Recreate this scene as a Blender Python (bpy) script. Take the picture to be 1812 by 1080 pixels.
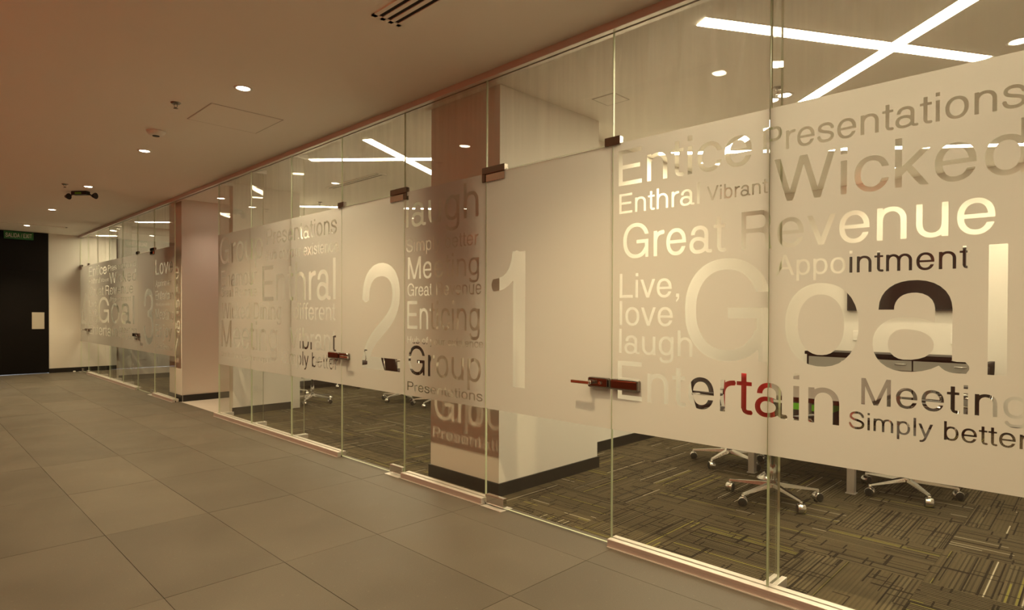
import bpy, bmesh, math, random
from mathutils import Vector, Matrix
random.seed(7)
for o in list(bpy.data.objects): bpy.data.objects.remove(o)
scene = bpy.context.scene
col = scene.collection
R_ = math.radians

# ---------------------------------------------------------------- camera
camd = bpy.data.cameras.new('camera'); cam = bpy.data.objects.new('camera', camd); col.objects.link(cam)
camd.sensor_width = 36.0; camd.sensor_fit = 'HORIZONTAL'
camd.lens = 1075.85 * 36.0 / 1812.0
camd.shift_y = 23.69 / 1812.0
camd.clip_start = 0.02; camd.clip_end = 100
_yaw, _pit, _rol = 0.7937, -0.0102, 0.0036
_f = Vector((math.sin(_yaw)*math.cos(_pit), math.cos(_yaw)*math.cos(_pit), math.sin(_pit)))
_r = Vector((math.cos(_yaw), -math.sin(_yaw), 0)); _u = _r.cross(_f)
_R = math.cos(_rol)*_r + math.sin(_rol)*_u; _U = -math.sin(_rol)*_r + math.cos(_rol)*_u
_m = Matrix((_R, _U, -_f)).transposed().to_4x4(); _m.translation = (-3.082, 0.0, 1.4274)
cam.matrix_world = _m
scene.camera = cam

# ---------------------------------------------------------------- world, exposure
world = bpy.data.worlds.new('world'); scene.world = world; world.use_nodes = True
world.node_tree.nodes['Background'].inputs[0].default_value = (1.0, 0.7, 0.42, 1)
world.node_tree.nodes['Background'].inputs[1].default_value = 0.02
scene.view_settings.view_transform = 'Standard'; scene.view_settings.look = 'None'
scene.view_settings.exposure = 0.42; scene.view_settings.gamma = 1.0
scene.view_settings.use_curve_mapping = False
scene.cycles.use_denoising = True
scene.cycles.max_bounces = 14; scene.cycles.diffuse_bounces = 10; scene.cycles.glossy_bounces = 6
scene.cycles.transparent_max_bounces = 32; scene.cycles.transmission_bounces = 8
scene.cycles.sample_clamp_indirect = 40.0; scene.cycles.caustics_reflective = False; scene.cycles.caustics_refractive = False

WARM = (1.0, 0.765, 0.415)      # corridor downlights
LEDC = (1.0, 0.835, 0.53)      # light strips in the rooms
HC = 3.18                     # ceiling height
P_DOWN = 300.0; P_WASH = 66.0; L_STRIP = 36.0; P_ROOM = 24.0; P_BACK = 42.0

def spot(x, y, z, power, size=110, blend=0.7, color=WARM, rad=0.035):
    l = bpy.data.lights.new('downlight_lamp', 'SPOT'); l.energy = power; l.spot_size = R_(size); l.spot_blend = blend
    l.color = color; l.shadow_soft_size = rad
    o = bpy.data.objects.new('downlight_lamp', l); o.location = (x, y, z); col.objects.link(o)
    return o
CORR_Y = [-0.53, 2.05, 4.87, 7.55, 10.29, 13.10, 15.92]
WASH_Y = [-1.2, 0.3, 1.8, 3.3, 4.8, 6.3, 7.8, 9.3, 10.8, 12.3, 13.8]
ROOM_DL = [(1.94, 1.88), (1.99, 0.434), (2.2, 10.67), (1.16, 12.2), (5.35, .5), (5.35, 1.9), (5.35, 5.0), (5.35, 7.0), (5.35, 9.0), (4.0, 10.3)]  # the deep ones along the back are added, unseen, to brighten the walls
ALC_DL = (0.485, 9.85)

GLYPH_DATA = ''' 387:|o774:356,-15 430,-14 490,-2 550,24 598,60 640,107 674,165 697,230 710,305 711,395 703,470 683,540 650,606 606,660 554,700 495,727 425,741 350,742 290,731 230,706 179,670 135,622 100,562 77,495 64,420 63,330 73,250 95,177 128,115 170,65 225,24 285,-2;360,89 320,99 280,120 247,150 220,190 200,236 187,290 182,345 184,410 193,465 207,510 227,550 255,585 290,613 325,630 365,638 410,638 450,629 490,610 525,579 553,540 573,495 586,440 592,380 590,315 581,260 566,215 545,175 515,138 480,111 445,96 405,89|c696:339,-15 400,-15 455,-7 510,13 555,41 598,80 631,125 659,180 677,240 675,245 555,245 530,185 495,138 475,121 450,105 425,95 395,89 335,91 285,108 260,124 240,143 207,190 186,240 174,300 170,375 176,440 189,495 211,545 240,584 275,613 310,630 345,638 390,638 430,630 470,610 505,578 534,535 555,485 675,485 677,490 667,525 644,580 615,626 580,665 543,695 500,718 455,734 405,742 330,741 270,729 215,706 165,670 121,620 87,560 65,495 52,420 51,330 60,250 81,180 115,115 157,65 210,24 270,-2|e774:356,-15 420,-15 475,-6 525,11 570,37 610,71 646,115 675,168 695,225 570,225 551,185 531,155 506,130 480,111 450,98 420,90 380,88 345,92 310,103 280,120 255,142 232,170 212,205 197,245 187,290 185,325 710,325 711,330 710,415 698,490 677,555 644,615 601,665 550,703 490,729 425,741 350,742 290,731 230,706 179,670 135,622 100,562 77,495 64,420 63,330 73,250 95,177 128,115 170,65 225,24 285,-2;185,414 192,460 205,505 225,546 250,580 278,605 310,624 345,635 385,639 425,636 460,626 495,606 524,580 550,545 569,505 582,460 589,415|b774:370,-15 420,-16 460,-11 500,-2 535,12 570,32 600,55 630,87 655,121 676,160 691,200 704,245 712,295 715,350 714,410 708,460 697,510 667,585 625,646 600,672 570,695 540,713 505,727 470,737 430,742 380,743 340,738 305,730 270,717 240,701 210,680 205,685 205,1000 85,1000 85,0 205,0 205,45 210,47 245,23 285,3 325,-9;375,89 335,99 300,119 270,147 244,185 224,230 212,280 205,340 206,405 214,460 227,505 245,545 270,580 300,608 335,628 370,637 415,639 455,631 495,612 530,580 555,544 575,500 589,445 595,385 593,320 585,265 572,220 551,175 525,141 495,115 460,98 420,89|d774:344,-15 410,-15 465,-5 520,18 565,48 569,40 570,0 685,0 689,5 689,995 685,1000 570,1000 569,685 567,680 500,719 435,738 395,743 350,742 310,738 275,729 215,702 185,681 160,658 116,600 84,530 71,485 63,440 59,390 60,330 64,280 73,235 84,195 101,155 120,120 145,86 170,59 200,35 233,15 268,0 305,-10;345,90 305,101 270,122 240,152 215,190 196,235 184,290 179,350 181,415 190,469 205,515 225,555 250,587 280,612 315,630 350,638 395,638 435,629 475,607 505,579 531,540 551,495 564,440 569,380 567,315 558,260 544,215 521,170 495,137 465,113 430,96 390,89|p774:85,-290 205,-290 205,45 210,47 240,26 275,7 335,-11 415,-16 485,-6 545,17 599,55 644,105 678,165 703,240 714,320 713,420 698,505 672,575 634,635 585,684 555,704 525,720 485,733 445,741 400,743 355,741 315,733 276,720 240,701 210,680 205,685 205,725 200,727 85,725;375,89 335,99 300,119 270,147 244,185 224,230 212,280 205,340 206,405 214,460 227,505 245,545 270,580 300,608 335,628 370,637 415,639 455,631 495,612 530,580 555,544 575,500 589,445 595,385 593,320 585,265 572,220 551,175 525,141 495,115 460,98 420,89|n774:90,0 210,0 210,445 218,505 229,535 243,560 260,583 280,602 305,618 330,629 355,635 385,638 440,630 465,620 490,605 512,585 530,562 545,535 556,505 564,445 565,0 680,0 684,5 684,445 678,505 663,560 638,610 603,655 560,691 525,712 490,726 455,735 415,741 360,741 310,733 260,717 215,692 210,695 210,725 205,727 90,725|h774:90,0 210,0 210,445 218,505 229,535 243,560 260,583 280,602 305,618 330,629 355,635 385,638 440,630 465,620 490,605 512,585 530,562 545,535 556,505 564,445 565,0 680,0 684,5 684,460 675,521 654,580 624,630 580,676 530,709 470,732 410,741 340,739 285,726 250,712 215,692 210,695 210,1000 90,1000|m1160:90,0 210,0 210,445 217,505 227,535 240,563 255,585 274,605 315,630 340,636 365,638 390,635 415,628 455,601 487,560 508,505 515,445 515,0 635,0 635,445 642,505 664,560 680,583 700,604 720,618 745,630 770,636 795,638 820,636 845,628 870,615 889,600 921,560 943,505 950,445 950,0 1070,0 1069,475 1063,515 1052,555 1038,590 1017,625 980,669 935,704 880,729 825,740 750,739 685,722 655,707 625,687 575,637 541,675 505,702 460,725 415,737 365,742 310,737 260,723 215,699 210,700 210,725 205,727 90,725|u774:327,-10 390,-15 455,-8 510,9 560,36 564,30 565,0 680,0 684,5 684,720 680,727 564,725 564,280 556,225 546,195 533,170 515,146 495,126 470,109 445,98 420,92 390,89 335,96 310,106 285,122 264,140 244,165 230,190 219,220 210,280 210,725 90,725 90,280 94,230 105,185 118,150 138,115 160,85 189,55 220,32 255,13 290,-1|i309:95,0 215,0 215,725 210,727 95,725;95,870 215,870 215,1000 95,1000|l309:95,0 215,0 215,1000 95,1000|j309:-21,-290 -15,-293 30,-293 80,-288 110,-280 142,-265 162,-250 180,-229 199,-190 205,-155 210,-150 215,-150 215,725 210,727 95,725 95,-150 99,-155 93,-170 80,-179 45,-187 -15,-188 -32,-205 -44,-225 -46,-245 -40,-265 -22,-285;95,870 215,870 215,1000 95,1000|r464:90,0 210,0 210,440 222,495 232,520 254,555 270,571 300,592 350,611 444,620 446,635 459,655 462,675 459,695 446,715 445,731 400,733 320,722 255,698 215,675 210,675 210,725 90,725|t387:266,-5 310,-9 365,-7 367,0 383,20 387,35 384,60 360,92 280,94 255,101 242,115 245,120 245,635 360,637 365,640 365,725 250,727 245,730 245,925 125,925 125,730 120,727 20,725 20,640 25,637 125,635 125,120 135,120 138,115 152,70 164,50 180,32 220,7|f387:125,0 245,0 245,635 360,637 365,640 365,725 250,727 245,730 245,800 240,805 241,815 256,865 277,890 315,903 380,904 382,910 399,925 408,945 409,965 402,985 385,1008 330,1010 295,1006 250,994 215,975 179,940 152,890 143,860 134,805 130,800 125,800 125,730 120,727 20,725 20,640 25,637 125,635|a774:272,-15 350,-14 425,-2 490,20 545,51 565,30 585,15 615,3 645,-3 730,-3 750,30 751,45 748,60 725,88 665,88 630,95 635,100 635,510 629,560 615,605 589,650 550,689 505,717 450,736 390,744 325,743 270,733 221,715 180,689 145,655 120,615 102,565 95,500 215,500 217,530 226,560 240,585 260,607 285,624 315,635 345,640 380,641 425,632 465,611 494,580 509,545 515,510 515,395 445,421 380,435 295,440 235,434 180,417 134,390 95,351 68,305 52,250 51,190 62,135 83,90 116,50 160,17 214,-5;285,85 250,92 217,110 193,135 177,165 170,200 172,240 184,275 205,304 230,323 260,335 290,340 330,339 375,333 415,322 450,306 478,285 503,250 510,215 503,175 480,141 445,115 400,97 345,86|g774:303,-295 360,-298 435,-294 505,-283 540,-272 591,-245 620,-220 643,-190 669,-135 678,-100 683,-55 689,-45 689,720 685,727 575,726 574,685 570,677 540,699 510,715 475,729 440,738 400,742 350,742 310,738 275,730 215,703 160,661 119,610 87,545 70,488 61,425 59,350 66,285 80,225 100,175 126,130 160,89 200,56 245,31 295,15 350,8 410,8 465,18 511,35 540,51 570,73 573,70 574,-45 578,-55 570,-100 560,-124 545,-146 530,-159 500,-175 455,-186 395,-192 335,-192 280,-186 245,-175 220,-159 204,-135 197,-105 170,-84 155,-79 135,-81 120,-87 106,-100 93,-120 103,-165 117,-195 145,-232 170,-253 210,-274 255,-288;335,115 295,128 262,150 233,180 209,220 192,265 182,315 179,375 182,435 191,480 207,525 230,565 255,594 285,616 320,632 355,638 400,638 440,628 480,605 510,576 535,538 554,490 565,440 569,380 566,315 556,265 540,223 518,185 490,153 457,130 420,116 380,111|s696:316,-15 380,-15 440,-7 495,10 545,35 590,73 619,115 633,150 641,200 635,255 623,290 595,331 555,365 505,392 455,412 305,454 245,475 207,495 188,515 182,535 184,565 195,587 215,605 240,618 270,627 315,633 360,633 400,628 430,619 450,610 479,590 500,568 511,550 525,515 530,490 540,489 560,476 580,473 605,479 624,495 639,515 625,570 606,610 570,658 526,695 475,721 420,738 365,745 280,742 220,730 170,709 129,680 95,640 76,595 69,545 76,495 87,465 115,427 135,409 175,384 250,354 440,298 475,283 500,267 520,245 528,220 528,190 516,160 485,130 435,107 375,97 295,100 235,115 195,141 182,155 167,180 150,242 125,257 105,263 80,260 63,250 48,230 40,225 51,170 64,135 94,85 120,57 160,28 195,11 250,-6|v696:285,0 410,0 415,5 680,725 555,727 550,723 350,181 345,184 145,725 16,725|w1000:220,0 335,0 339,5 500,569 661,5 665,0 780,0 784,5 989,725 868,725 725,221 720,221 575,727 423,725 280,221 275,221 132,725 11,725 216,5|y696:81,-285 85,-289 120,-288 165,-283 205,-273 240,-258 270,-239 299,-215 341,-160 372,-100 415,5 680,725 555,727 550,723 350,181 345,184 145,725 16,725 281,5 294,-5 274,-55 250,-102 234,-125 210,-149 190,-162 165,-172 145,-177 80,-182 79,-200 70,-215 66,-235 71,-255 80,-270|k696:90,0 210,0 210,240 212,245 290,325 515,0 665,0 664,5 382,420 679,725 515,725 260,464 219,435 222,425 215,417 210,420 210,1000 90,1000|x696:0,0 155,2 350,261 545,2 700,0 699,5 428,365 699,725 545,727 350,469 155,727 1,725 272,365 1,5|E929:120,0 860,0 860,115 255,115 250,120 250,455 255,460 800,460 800,570 255,570 250,575 250,880 255,885 845,885 845,1000 120,1000|L774:110,0 740,0 740,115 245,115 240,120 240,1000 110,1000|H1000:110,0 240,0 240,455 245,460 755,460 760,455 760,0 890,0 890,1000 760,1000 760,580 755,575 245,575 240,580 240,1000 110,1000|I387:130,0 255,0 258,5 258,995 255,1000 130,1000 128,995|T851:360,0 490,0 490,880 495,885 820,885 820,1000 30,1000 30,885 355,885 360,880|D1000:115,0 485,0 545,5 600,16 670,40 735,77 791,125 839,185 865,230 884,275 900,325 911,375 918,430 920,490 919,555 912,615 903,665 888,715 870,760 848,800 825,835 795,871 760,904 725,930 680,955 635,974 585,988 535,996 470,1000 115,1000;250,112 245,115 245,885 250,888 495,887 555,877 605,859 635,842 664,820 710,771 746,710 771,635 784,545 783,440 770,360 743,285 714,235 675,190 630,155 575,129 530,117 485,113|P929:110,0 240,0 240,405 245,410 590,410 650,416 700,432 743,455 780,485 812,525 838,575 855,635 860,705 855,775 840,830 815,880 780,925 740,957 680,986 610,999 110,1000;245,520 240,525 240,885 245,888 600,889 630,882 655,870 680,851 697,830 715,795 725,760 730,715 728,665 719,625 705,593 685,565 660,543 625,526 590,520|R1000:110,0 240,0 240,430 245,435 605,435 670,418 704,400 721,385 731,370 745,325 761,105 775,45 792,5 795,0 925,0 924,30 918,45 897,75 887,110 873,315 862,375 838,435 821,460 792,490 820,517 842,545 860,575 874,610 884,645 889,685 890,735 886,775 873,830 852,875 822,915 783,950 750,970 715,985 680,994 640,999 110,1000;245,545 240,550 240,885 245,888 635,888 665,881 695,865 718,845 736,820 749,790 758,755 760,710 756,670 746,635 730,605 710,582 685,563 660,552 615,561 610,550 600,545|G1083:540,-20 640,-12 685,-2 730,13 770,31 810,55 845,81 880,113 885,110 885,0 985,0 985,520 560,520 560,415 860,415 865,410 865,305 860,300 850,300 811,230 770,180 727,145 680,119 625,101 560,92 490,95 425,109 385,126 350,147 320,171 290,202 265,236 243,275 226,315 212,360 203,410 198,465 198,530 202,585 211,635 224,680 243,725 265,764 292,800 325,834 360,860 400,881 440,895 485,905 535,908 590,905 635,897 680,881 720,860 753,835 785,804 815,765 835,730 860,675 990,675 993,680 967,755 930,823 885,881 830,931 770,969 700,998 625,1015 545,1020 490,1018 440,1012 395,1002 350,987 305,966 265,942 230,915 195,881 165,845 139,805 115,760 97,715 83,665 73,615 65,505 72,390 81,340 95,292 113,245 135,201 161,160 190,124 224,90 260,61 300,36 345,15 390,-1 435,-11 485,-18|S929:402,-15 475,-19 560,-14 640,3 710,30 771,70 797,95 820,124 842,165 853,195 861,235 864,275 862,310 852,355 839,385 821,415 800,440 770,466 710,503 640,531 560,556 375,604 300,631 275,644 250,661 237,675 226,695 219,735 225,770 239,800 265,830 300,854 345,874 395,886 460,891 520,887 555,881 605,864 645,841 677,810 700,774 711,745 721,695 755,676 775,671 800,674 820,685 837,705 847,710 841,755 818,825 796,865 755,915 720,944 659,980 615,997 540,1014 460,1019 375,1012 300,994 235,965 175,921 132,870 110,830 93,770 91,735 93,700 104,655 117,625 135,597 159,570 185,549 240,518 305,492 560,423 630,398 675,376 695,362 717,340 730,315 736,275 730,230 713,195 685,165 650,143 600,124 545,113 475,109 400,114 360,121 305,139 260,166 225,200 199,245 189,275 177,340 165,340 135,357 115,359 90,352 65,330 55,329 52,325 56,285 65,240 79,200 101,155 121,125 147,95 185,62 250,24 330,-3|V929:395,0 535,1 907,995 905,1000 770,1000 767,995 465,189 160,1000 20,1000|W1315:305,0 430,0 433,5 655,797 660,797 882,5 885,0 1015,0 1295,1000 1165,1000 1162,995 950,239 735,999 580,999 365,239 153,995 150,1000 20,1000 300,0|A929:15,0 155,0 265,289 270,290 660,290 665,287 775,0 910,0 912,5 781,350 780,400 765,400 760,405 535,1000 395,1000 169,405 165,400 150,400 150,355;310,400 309,405 465,813 620,400|M1160:100,0 225,0 225,690 230,691 505,5 510,0 650,0 655,5 930,691 935,690 935,0 1060,0 1060,1000 920,1000 915,998 580,162 245,998 240,1000 100,1000|X929:20,0 185,0 465,385 745,0 910,0 548,500 910,1000 745,1000 465,615 185,1000 20,1000 382,500|,387:149,-185 155,-187 243,-70 248,-5 250,0 255,0 255,140 125,140 125,0 185,0 188,-5 185,-50 108,-150|/387:51,-30 60,-33 65,-27 402,1005 320,1033 315,1027 -22,-5|1774:360,0 490,0 490,1000 425,1000 410,1008 395,1011 370,1005 355,1008 353,1005 340,945 329,915 310,880 282,850 250,829 225,820 185,811 130,807 128,795 118,780 114,765 117,745 130,725 132,715 135,713 165,714 225,722 260,731 315,757 355,788 360,785|2774:50,0 720,0 720,115 205,115 202,120 217,150 239,180 302,240 363,285 544,405 609,460 641,495 665,529 689,575 706,625 714,665 717,715 716,755 702,815 685,855 651,905 625,931 575,966 510,992 435,1006 355,1006 285,994 240,980 180,947 150,923 129,900 100,860 85,830 69,785 55,710 53,665 69,660 85,647 100,641 130,640 145,645 160,656 175,657 178,660 183,725 190,755 200,780 221,815 240,835 270,856 310,872 340,878 395,882 450,878 495,865 530,847 555,824 575,795 588,760 592,720 589,680 575,625 559,595 525,553 495,525 441,485 295,390 227,340 176,295 127,240 96,190 70,119 65,115 50,115|3774:380,-15 460,-8 530,11 590,42 625,69 670,121 699,180 712,225 720,300 712,375 703,410 688,445 670,475 646,505 620,530 593,550 638,590 657,615 675,647 687,680 693,715 693,775 686,815 667,865 648,895 626,920 600,943 555,970 485,994 425,1003 385,1005 315,999 250,981 191,950 160,925 119,880 95,840 72,780 61,710 71,705 90,683 115,674 140,675 155,682 170,694 179,695 189,750 204,790 217,810 240,836 258,850 290,867 315,876 385,885 440,881 500,863 541,835 565,800 574,760 570,710 552,675 520,648 465,624 400,610 330,605 328,590 314,565 311,545 316,525 330,503 335,485 415,484 480,471 526,450 545,436 569,410 589,370 599,325 600,300 595,250 580,205 560,175 541,155 510,134 485,123 440,110 410,106 350,106 320,110 290,117 250,134 225,150 198,175 183,195 166,230 158,255 149,305 140,306 115,325 85,328 60,318 40,296 31,290 41,225 65,160 100,105 133,70 190,29 255,2 300,-8|4774:475,0 600,0 600,230 605,235 740,235 740,345 605,345 600,350 600,1000 455,998 -26,250 0,235 470,235 475,230;170,345 169,350 470,818 475,815 475,350 470,345'''

# ---------------------------------------------------------------- materials
def mat(name, color=(.8,.8,.8), rough=.5, metal=0.0, spec=0.5, emit=None, estr=0):
    m = bpy.data.materials.new(name); m.use_nodes = True
    b = m.node_tree.nodes['Principled BSDF']
    b.inputs['Base Color'].default_value = (*color, 1); b.inputs['Roughness'].default_value = rough
    b.inputs['Metallic'].default_value = metal; b.inputs['Specular IOR Level'].default_value = spec
    if emit: b.inputs['Emission Color'].default_value = (*emit, 1); b.inputs['Emission Strength'].default_value = estr
    return m
class NT:
    def __init__(s, m): s.t = m.node_tree; s.n = s.t.nodes; s.l = s.t.links
    def node(s, typ, **kw):
        n = s.n.new(typ)
        for k, v in kw.items():
            if k.startswith('i_'):
                key = k[2:]; n.inputs[int(key) if key.isdigit() else key.replace('_', ' ')].default_value = v
            else: setattr(n, k, v)
        return n
    def link(s, a, b): s.l.new(a, b)
    def math(s, op, a, b=None, c=None, clamp=False):
        n = s.n.new('ShaderNodeMath'); n.operation = op; n.use_clamp = clamp
        for i, v in enumerate((a, b, c)):
            if v is None: continue
            if isinstance(v, (int, float)): n.inputs[i].default_value = v
            else: s.link(v, n.inputs[i])
        return n.outputs[0]
    def mix(s, fac, a, b):
        n = s.n.new('ShaderNodeMix'); n.data_type = 'RGBA'
        for sock, v in ((n.inputs[0], fac), (n.inputs[6], a), (n.inputs[7], b)):
            if isinstance(v, (int, float)): sock.default_value = v
            elif isinstance(v, tuple): sock.default_value = (*v, 1)
            else: s.link(v, sock)
        return n.outputs[2]
def mottled(name, c1, c2, scale=6, rough=.6, bump=0.0, bscale=200, spec=.4, detail=4, metal=0, coord='Object'):
    m = mat(name, c1, rough, metal, spec); t = NT(m); b = t.n['Principled BSDF']
    tc = t.node('ShaderNodeTexCoord'); no = t.node('ShaderNodeTexNoise', i_Scale=scale, i_Detail=detail)
    t.link(tc.outputs[coord], no.inputs['Vector'])
    t.link(t.mix(no.outputs['Fac'], c1, c2), b.inputs['Base Color'])
    if bump:
        n2 = t.node('ShaderNodeTexNoise', i_Scale=bscale, i_Detail=2); t.link(tc.outputs[coord], n2.inputs['Vector'])
        bp = t.node('ShaderNodeBump', i_Strength=bump, i_Distance=.002); t.link(n2.outputs['Fac'], bp.inputs['Height'])
        t.link(bp.outputs['Normal'], b.inputs['Normal'])
    return m
def schlick(t, f0=.04):
    g = t.node('ShaderNodeNewGeometry'); d = t.node('ShaderNodeVectorMath', operation='DOT_PRODUCT')
    t.link(g.outputs['Incoming'], d.inputs[0]); t.link(g.outputs['Normal'], d.inputs[1])
    a = t.math('ABSOLUTE', d.outputs['Value']); a = t.math('SUBTRACT', 1.0, a, clamp=True); a = t.math('POWER', a, 5.0)
    return t.math('MULTIPLY_ADD', a, 1 - f0, f0)
def glass_mat():
    m = bpy.data.materials.new('clear_glass'); m.use_nodes = True; t = NT(m); t.n.clear()
    out = t.node('ShaderNodeOutputMaterial'); tr = t.node('ShaderNodeBsdfTransparent'); tr.inputs[0].default_value = (.982, .988, .975, 1)
    gl = t.node('ShaderNodeBsdfGlossy'); gl.inputs['Roughness'].default_value = 0.0; gl.inputs[0].default_value = (1, 1, 1, 1)
    mx = t.node('ShaderNodeMixShader'); t.link(schlick(t), mx.inputs[0]); t.link(tr.outputs[0], mx.inputs[1]); t.link(gl.outputs[0], mx.inputs[2])
    geo = t.node('ShaderNodeNewGeometry'); mp = t.node('ShaderNodeMapping'); mp.inputs['Scale'].default_value = (14, 14, .7)
    t.link(geo.outputs['Position'], mp.inputs['Vector']); no = t.node('ShaderNodeTexNoise', i_Scale=1.0, i_Detail=5, i_Roughness=.65); t.link(mp.outputs[0], no.inputs['Vector'])
    n2 = t.node('ShaderNodeTexNoise', i_Scale=1.3, i_Detail=2); t.link(geo.outputs['Position'], n2.inputs['Vector'])
    sz = t.node('ShaderNodeSeparateXYZ'); t.link(geo.outputs['Position'], sz.inputs[0]); hi = t.math('MULTIPLY', t.math('SUBTRACT', sz.outputs[2], 2.35), 1.6, clamp=True)
    dust_haze = t.math('MULTIPLY', t.math('SUBTRACT', no.outputs['Fac'], .30, clamp=True), t.math('MULTIPLY', hi, .30))  # dust streaks plus painted haze, stronger towards the top to brighten the ceilings behind
    dust_haze = t.math('ADD', dust_haze, .003)
    dfd = t.node('ShaderNodeBsdfDiffuse'); dfd.inputs[0].default_value = (.8, .78, .74, 1); tld = t.node('ShaderNodeBsdfTranslucent'); tld.inputs[0].default_value = (.8, .78, .74, 1)
    ad = t.node('ShaderNodeMixShader'); ad.inputs[0].default_value = .5; t.link(dfd.outputs[0], ad.inputs[1]); t.link(tld.outputs[0], ad.inputs[2])
    m3 = t.node('ShaderNodeMixShader'); t.link(dust_haze, m3.inputs[0]); t.link(mx.outputs[0], m3.inputs[1]); t.link(ad.outputs[0], m3.inputs[2])
    t.link(m3.outputs[0], out.inputs[0]); return m
def film_mat():
    m = bpy.data.materials.new('frosted_vinyl'); m.use_nodes = True; t = NT(m); t.n.clear()
    out = t.node('ShaderNodeOutputMaterial')
    tl = t.node('ShaderNodeBsdfTranslucent'); tl.inputs[0].default_value = (.72, .69, .655, 1)
    df = t.node('ShaderNodeBsdfDiffuse'); df.inputs[0].default_value = (.60, .57, .53, 1)
    mx = t.node('ShaderNodeMixShader'); mx.inputs[0].default_value = .46
    t.link(tl.outputs[0], mx.inputs[1]); t.link(df.outputs[0], mx.inputs[2])
    gl = t.node('ShaderNodeBsdfGlossy'); gl.inputs['Roughness'].default_value = .35; gl.inputs[0].default_value = (.9, .9, .9, 1)
    m2 = t.node('ShaderNodeMixShader'); t.link(t.math('MULTIPLY', schlick(t), .8), m2.inputs[0])
    t.link(mx.outputs[0], m2.inputs[1]); t.link(gl.outputs[0], m2.inputs[2]); t.link(m2.outputs[0], out.inputs[0]); return m
def emis(name, c, s):
    m = bpy.data.materials.new(name); m.use_nodes = True; t = NT(m); t.n.clear()
    out = t.node('ShaderNodeOutputMaterial'); e = t.node('ShaderNodeEmission'); e.inputs[0].default_value = (*c, 1); e.inputs[1].default_value = s
    t.link(e.outputs[0], out.inputs[0]); return m

M = {}
M['glass'] = glass_mat(); M['film'] = film_mat()
M['edge'] = mat('glass_edge', (.66, .74, .54), .3, 0, .8)
M['wall'] = mottled('painted_wall', (.78, .75, .70), (.765, .735, .685), 2.5, .7, .05, 150)
M['ceil'] = mottled('painted_ceiling', (.93, .90, .84), (.915, .885, .825), 1.2, .75, .05, 120)
M['red'] = mottled('red_wall_paint', (.44, .075, .030), (.40, .065, .026), 2, .5)
M['black'] = mat('black_laminate', (.006, .005, .005), .42, 0, .18)
M['base'] = mat('black_baseboard', (.014, .012, .011), .4)
M['grout'] = mat('dark_joint', (.05, .042, .034), .9)
M['alu'] = mat('satin_aluminium', (.80, .77, .74), .32, .55)
M['alu_face'] = mat('brushed_face_reflected_red', (.74, .62, .60), .55, .92)  # pink base colour paints the red wall's reflection into the channel front
M['chrome'] = mat('polished_chrome', (.82, .80, .78), .07, 1.0)
M['chair_chrome'] = mat('chair_chrome', (.80, .79, .77), .24, 1.0)
M['bronze'] = mat('brushed_steel_fitting', (.27, .235, .215), .16, 1.0)
M['blackp'] = mat('black_plastic', (.018, .017, .016), .45)
M['blackf'] = mottled('black_upholstery', (.020, .016, .015), (.028, .023, .02), 60, .8, .3, 500)
M['redf'] = mottled('red_upholstery', (.55, .02, .02), (.48, .015, .018), 50, .7, .3, 500)
M['white'] = mat('white_plastic', (.82, .80, .76), .4)
M['green'] = mat('green_band', (.12, .42, .02), .5)
M['gsign'] = mottled('green_sign', (.02, .16, .05), (.018, .14, .045), 8, .4)
M['steel'] = mottled('door_plate_steel', (.60, .57, .50), (.55, .52, .46), 9, .4, metal=.3)
M['lens'] = emis('lamp_lens', (1, .86, .62), 25)
M['strip'] = emis('light_strip', LEDC, L_STRIP)
M['screen'] = mat('dark_screen', (.008, .007, .008), .08)
M['wood'] = mottled('dark_table_veneer', (.045, .018, .010), (.030, .012, .007), 5, .25, coord='Object')
M['seam'] = mat('hatch_seam', (.50, .46, .42), .8)
M['grey'] = mat('grey_panel', (.26, .25, .23), .5)
M['dark'] = mat('slot_black', (.01, .008, .007), .8)
M['ltile'] = mottled('pale_grey_tile', (.50, .47, .45), (.46, .43, .41), 3, .4)

def tile_mat():
    m = mat('stone_tile', (.25, .225, .19), .5, 0, .35); t = NT(m); b = t.n['Principled BSDF']
    tc = t.node('ShaderNodeTexCoord'); oi = t.node('ShaderNodeObjectInfo')
    geo = t.node('ShaderNodeNewGeometry')
    n1 = t.node('ShaderNodeTexNoise', i_Scale=2.2, i_Detail=5, i_Roughness=.6); t.link(geo.outputs['Position'], n1.inputs['Vector'])
    n2 = t.node('ShaderNodeTexNoise', i_Scale=160, i_Detail=3); t.link(geo.outputs['Position'], n2.inputs['Vector'])
    n3 = t.node('ShaderNodeTexNoise', i_Scale=55, i_Detail=0); t.link(geo.outputs['Position'], n3.inputs['Vector'])
    v = t.math('MULTIPLY_ADD', n1.outputs['Fac'], .35, .62)
    v = t.math('MULTIPLY', v, t.math('MULTIPLY_ADD', n2.outputs['Fac'], .5, .78))
    v = t.math('MULTIPLY', v, t.math('MULTIPLY_ADD', oi.outputs['Random'], .20, .92))
    sp = t.math('GREATER_THAN', n3.outputs['Fac'], .80); v = t.math('MULTIPLY_ADD', sp, .25, v)
    c = t.node('ShaderNodeVectorMath', operation='SCALE'); c.inputs[0].default_value = (.118, .103, .084); t.link(v, c.inputs['Scale'])
    t.link(c.outputs[0], b.inputs['Base Color'])
    t.link(t.math('MULTIPLY_ADD', n1.outputs['Fac'], .25, .33), b.inputs['Roughness'])
    bp = t.node('ShaderNodeBump', i_Strength=.25, i_Distance=.001); t.link(n2.outputs['Fac'], bp.inputs['Height']); t.link(bp.outputs['Normal'], b.inputs['Normal'])
    return m
M['tile'] = tile_mat()

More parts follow.
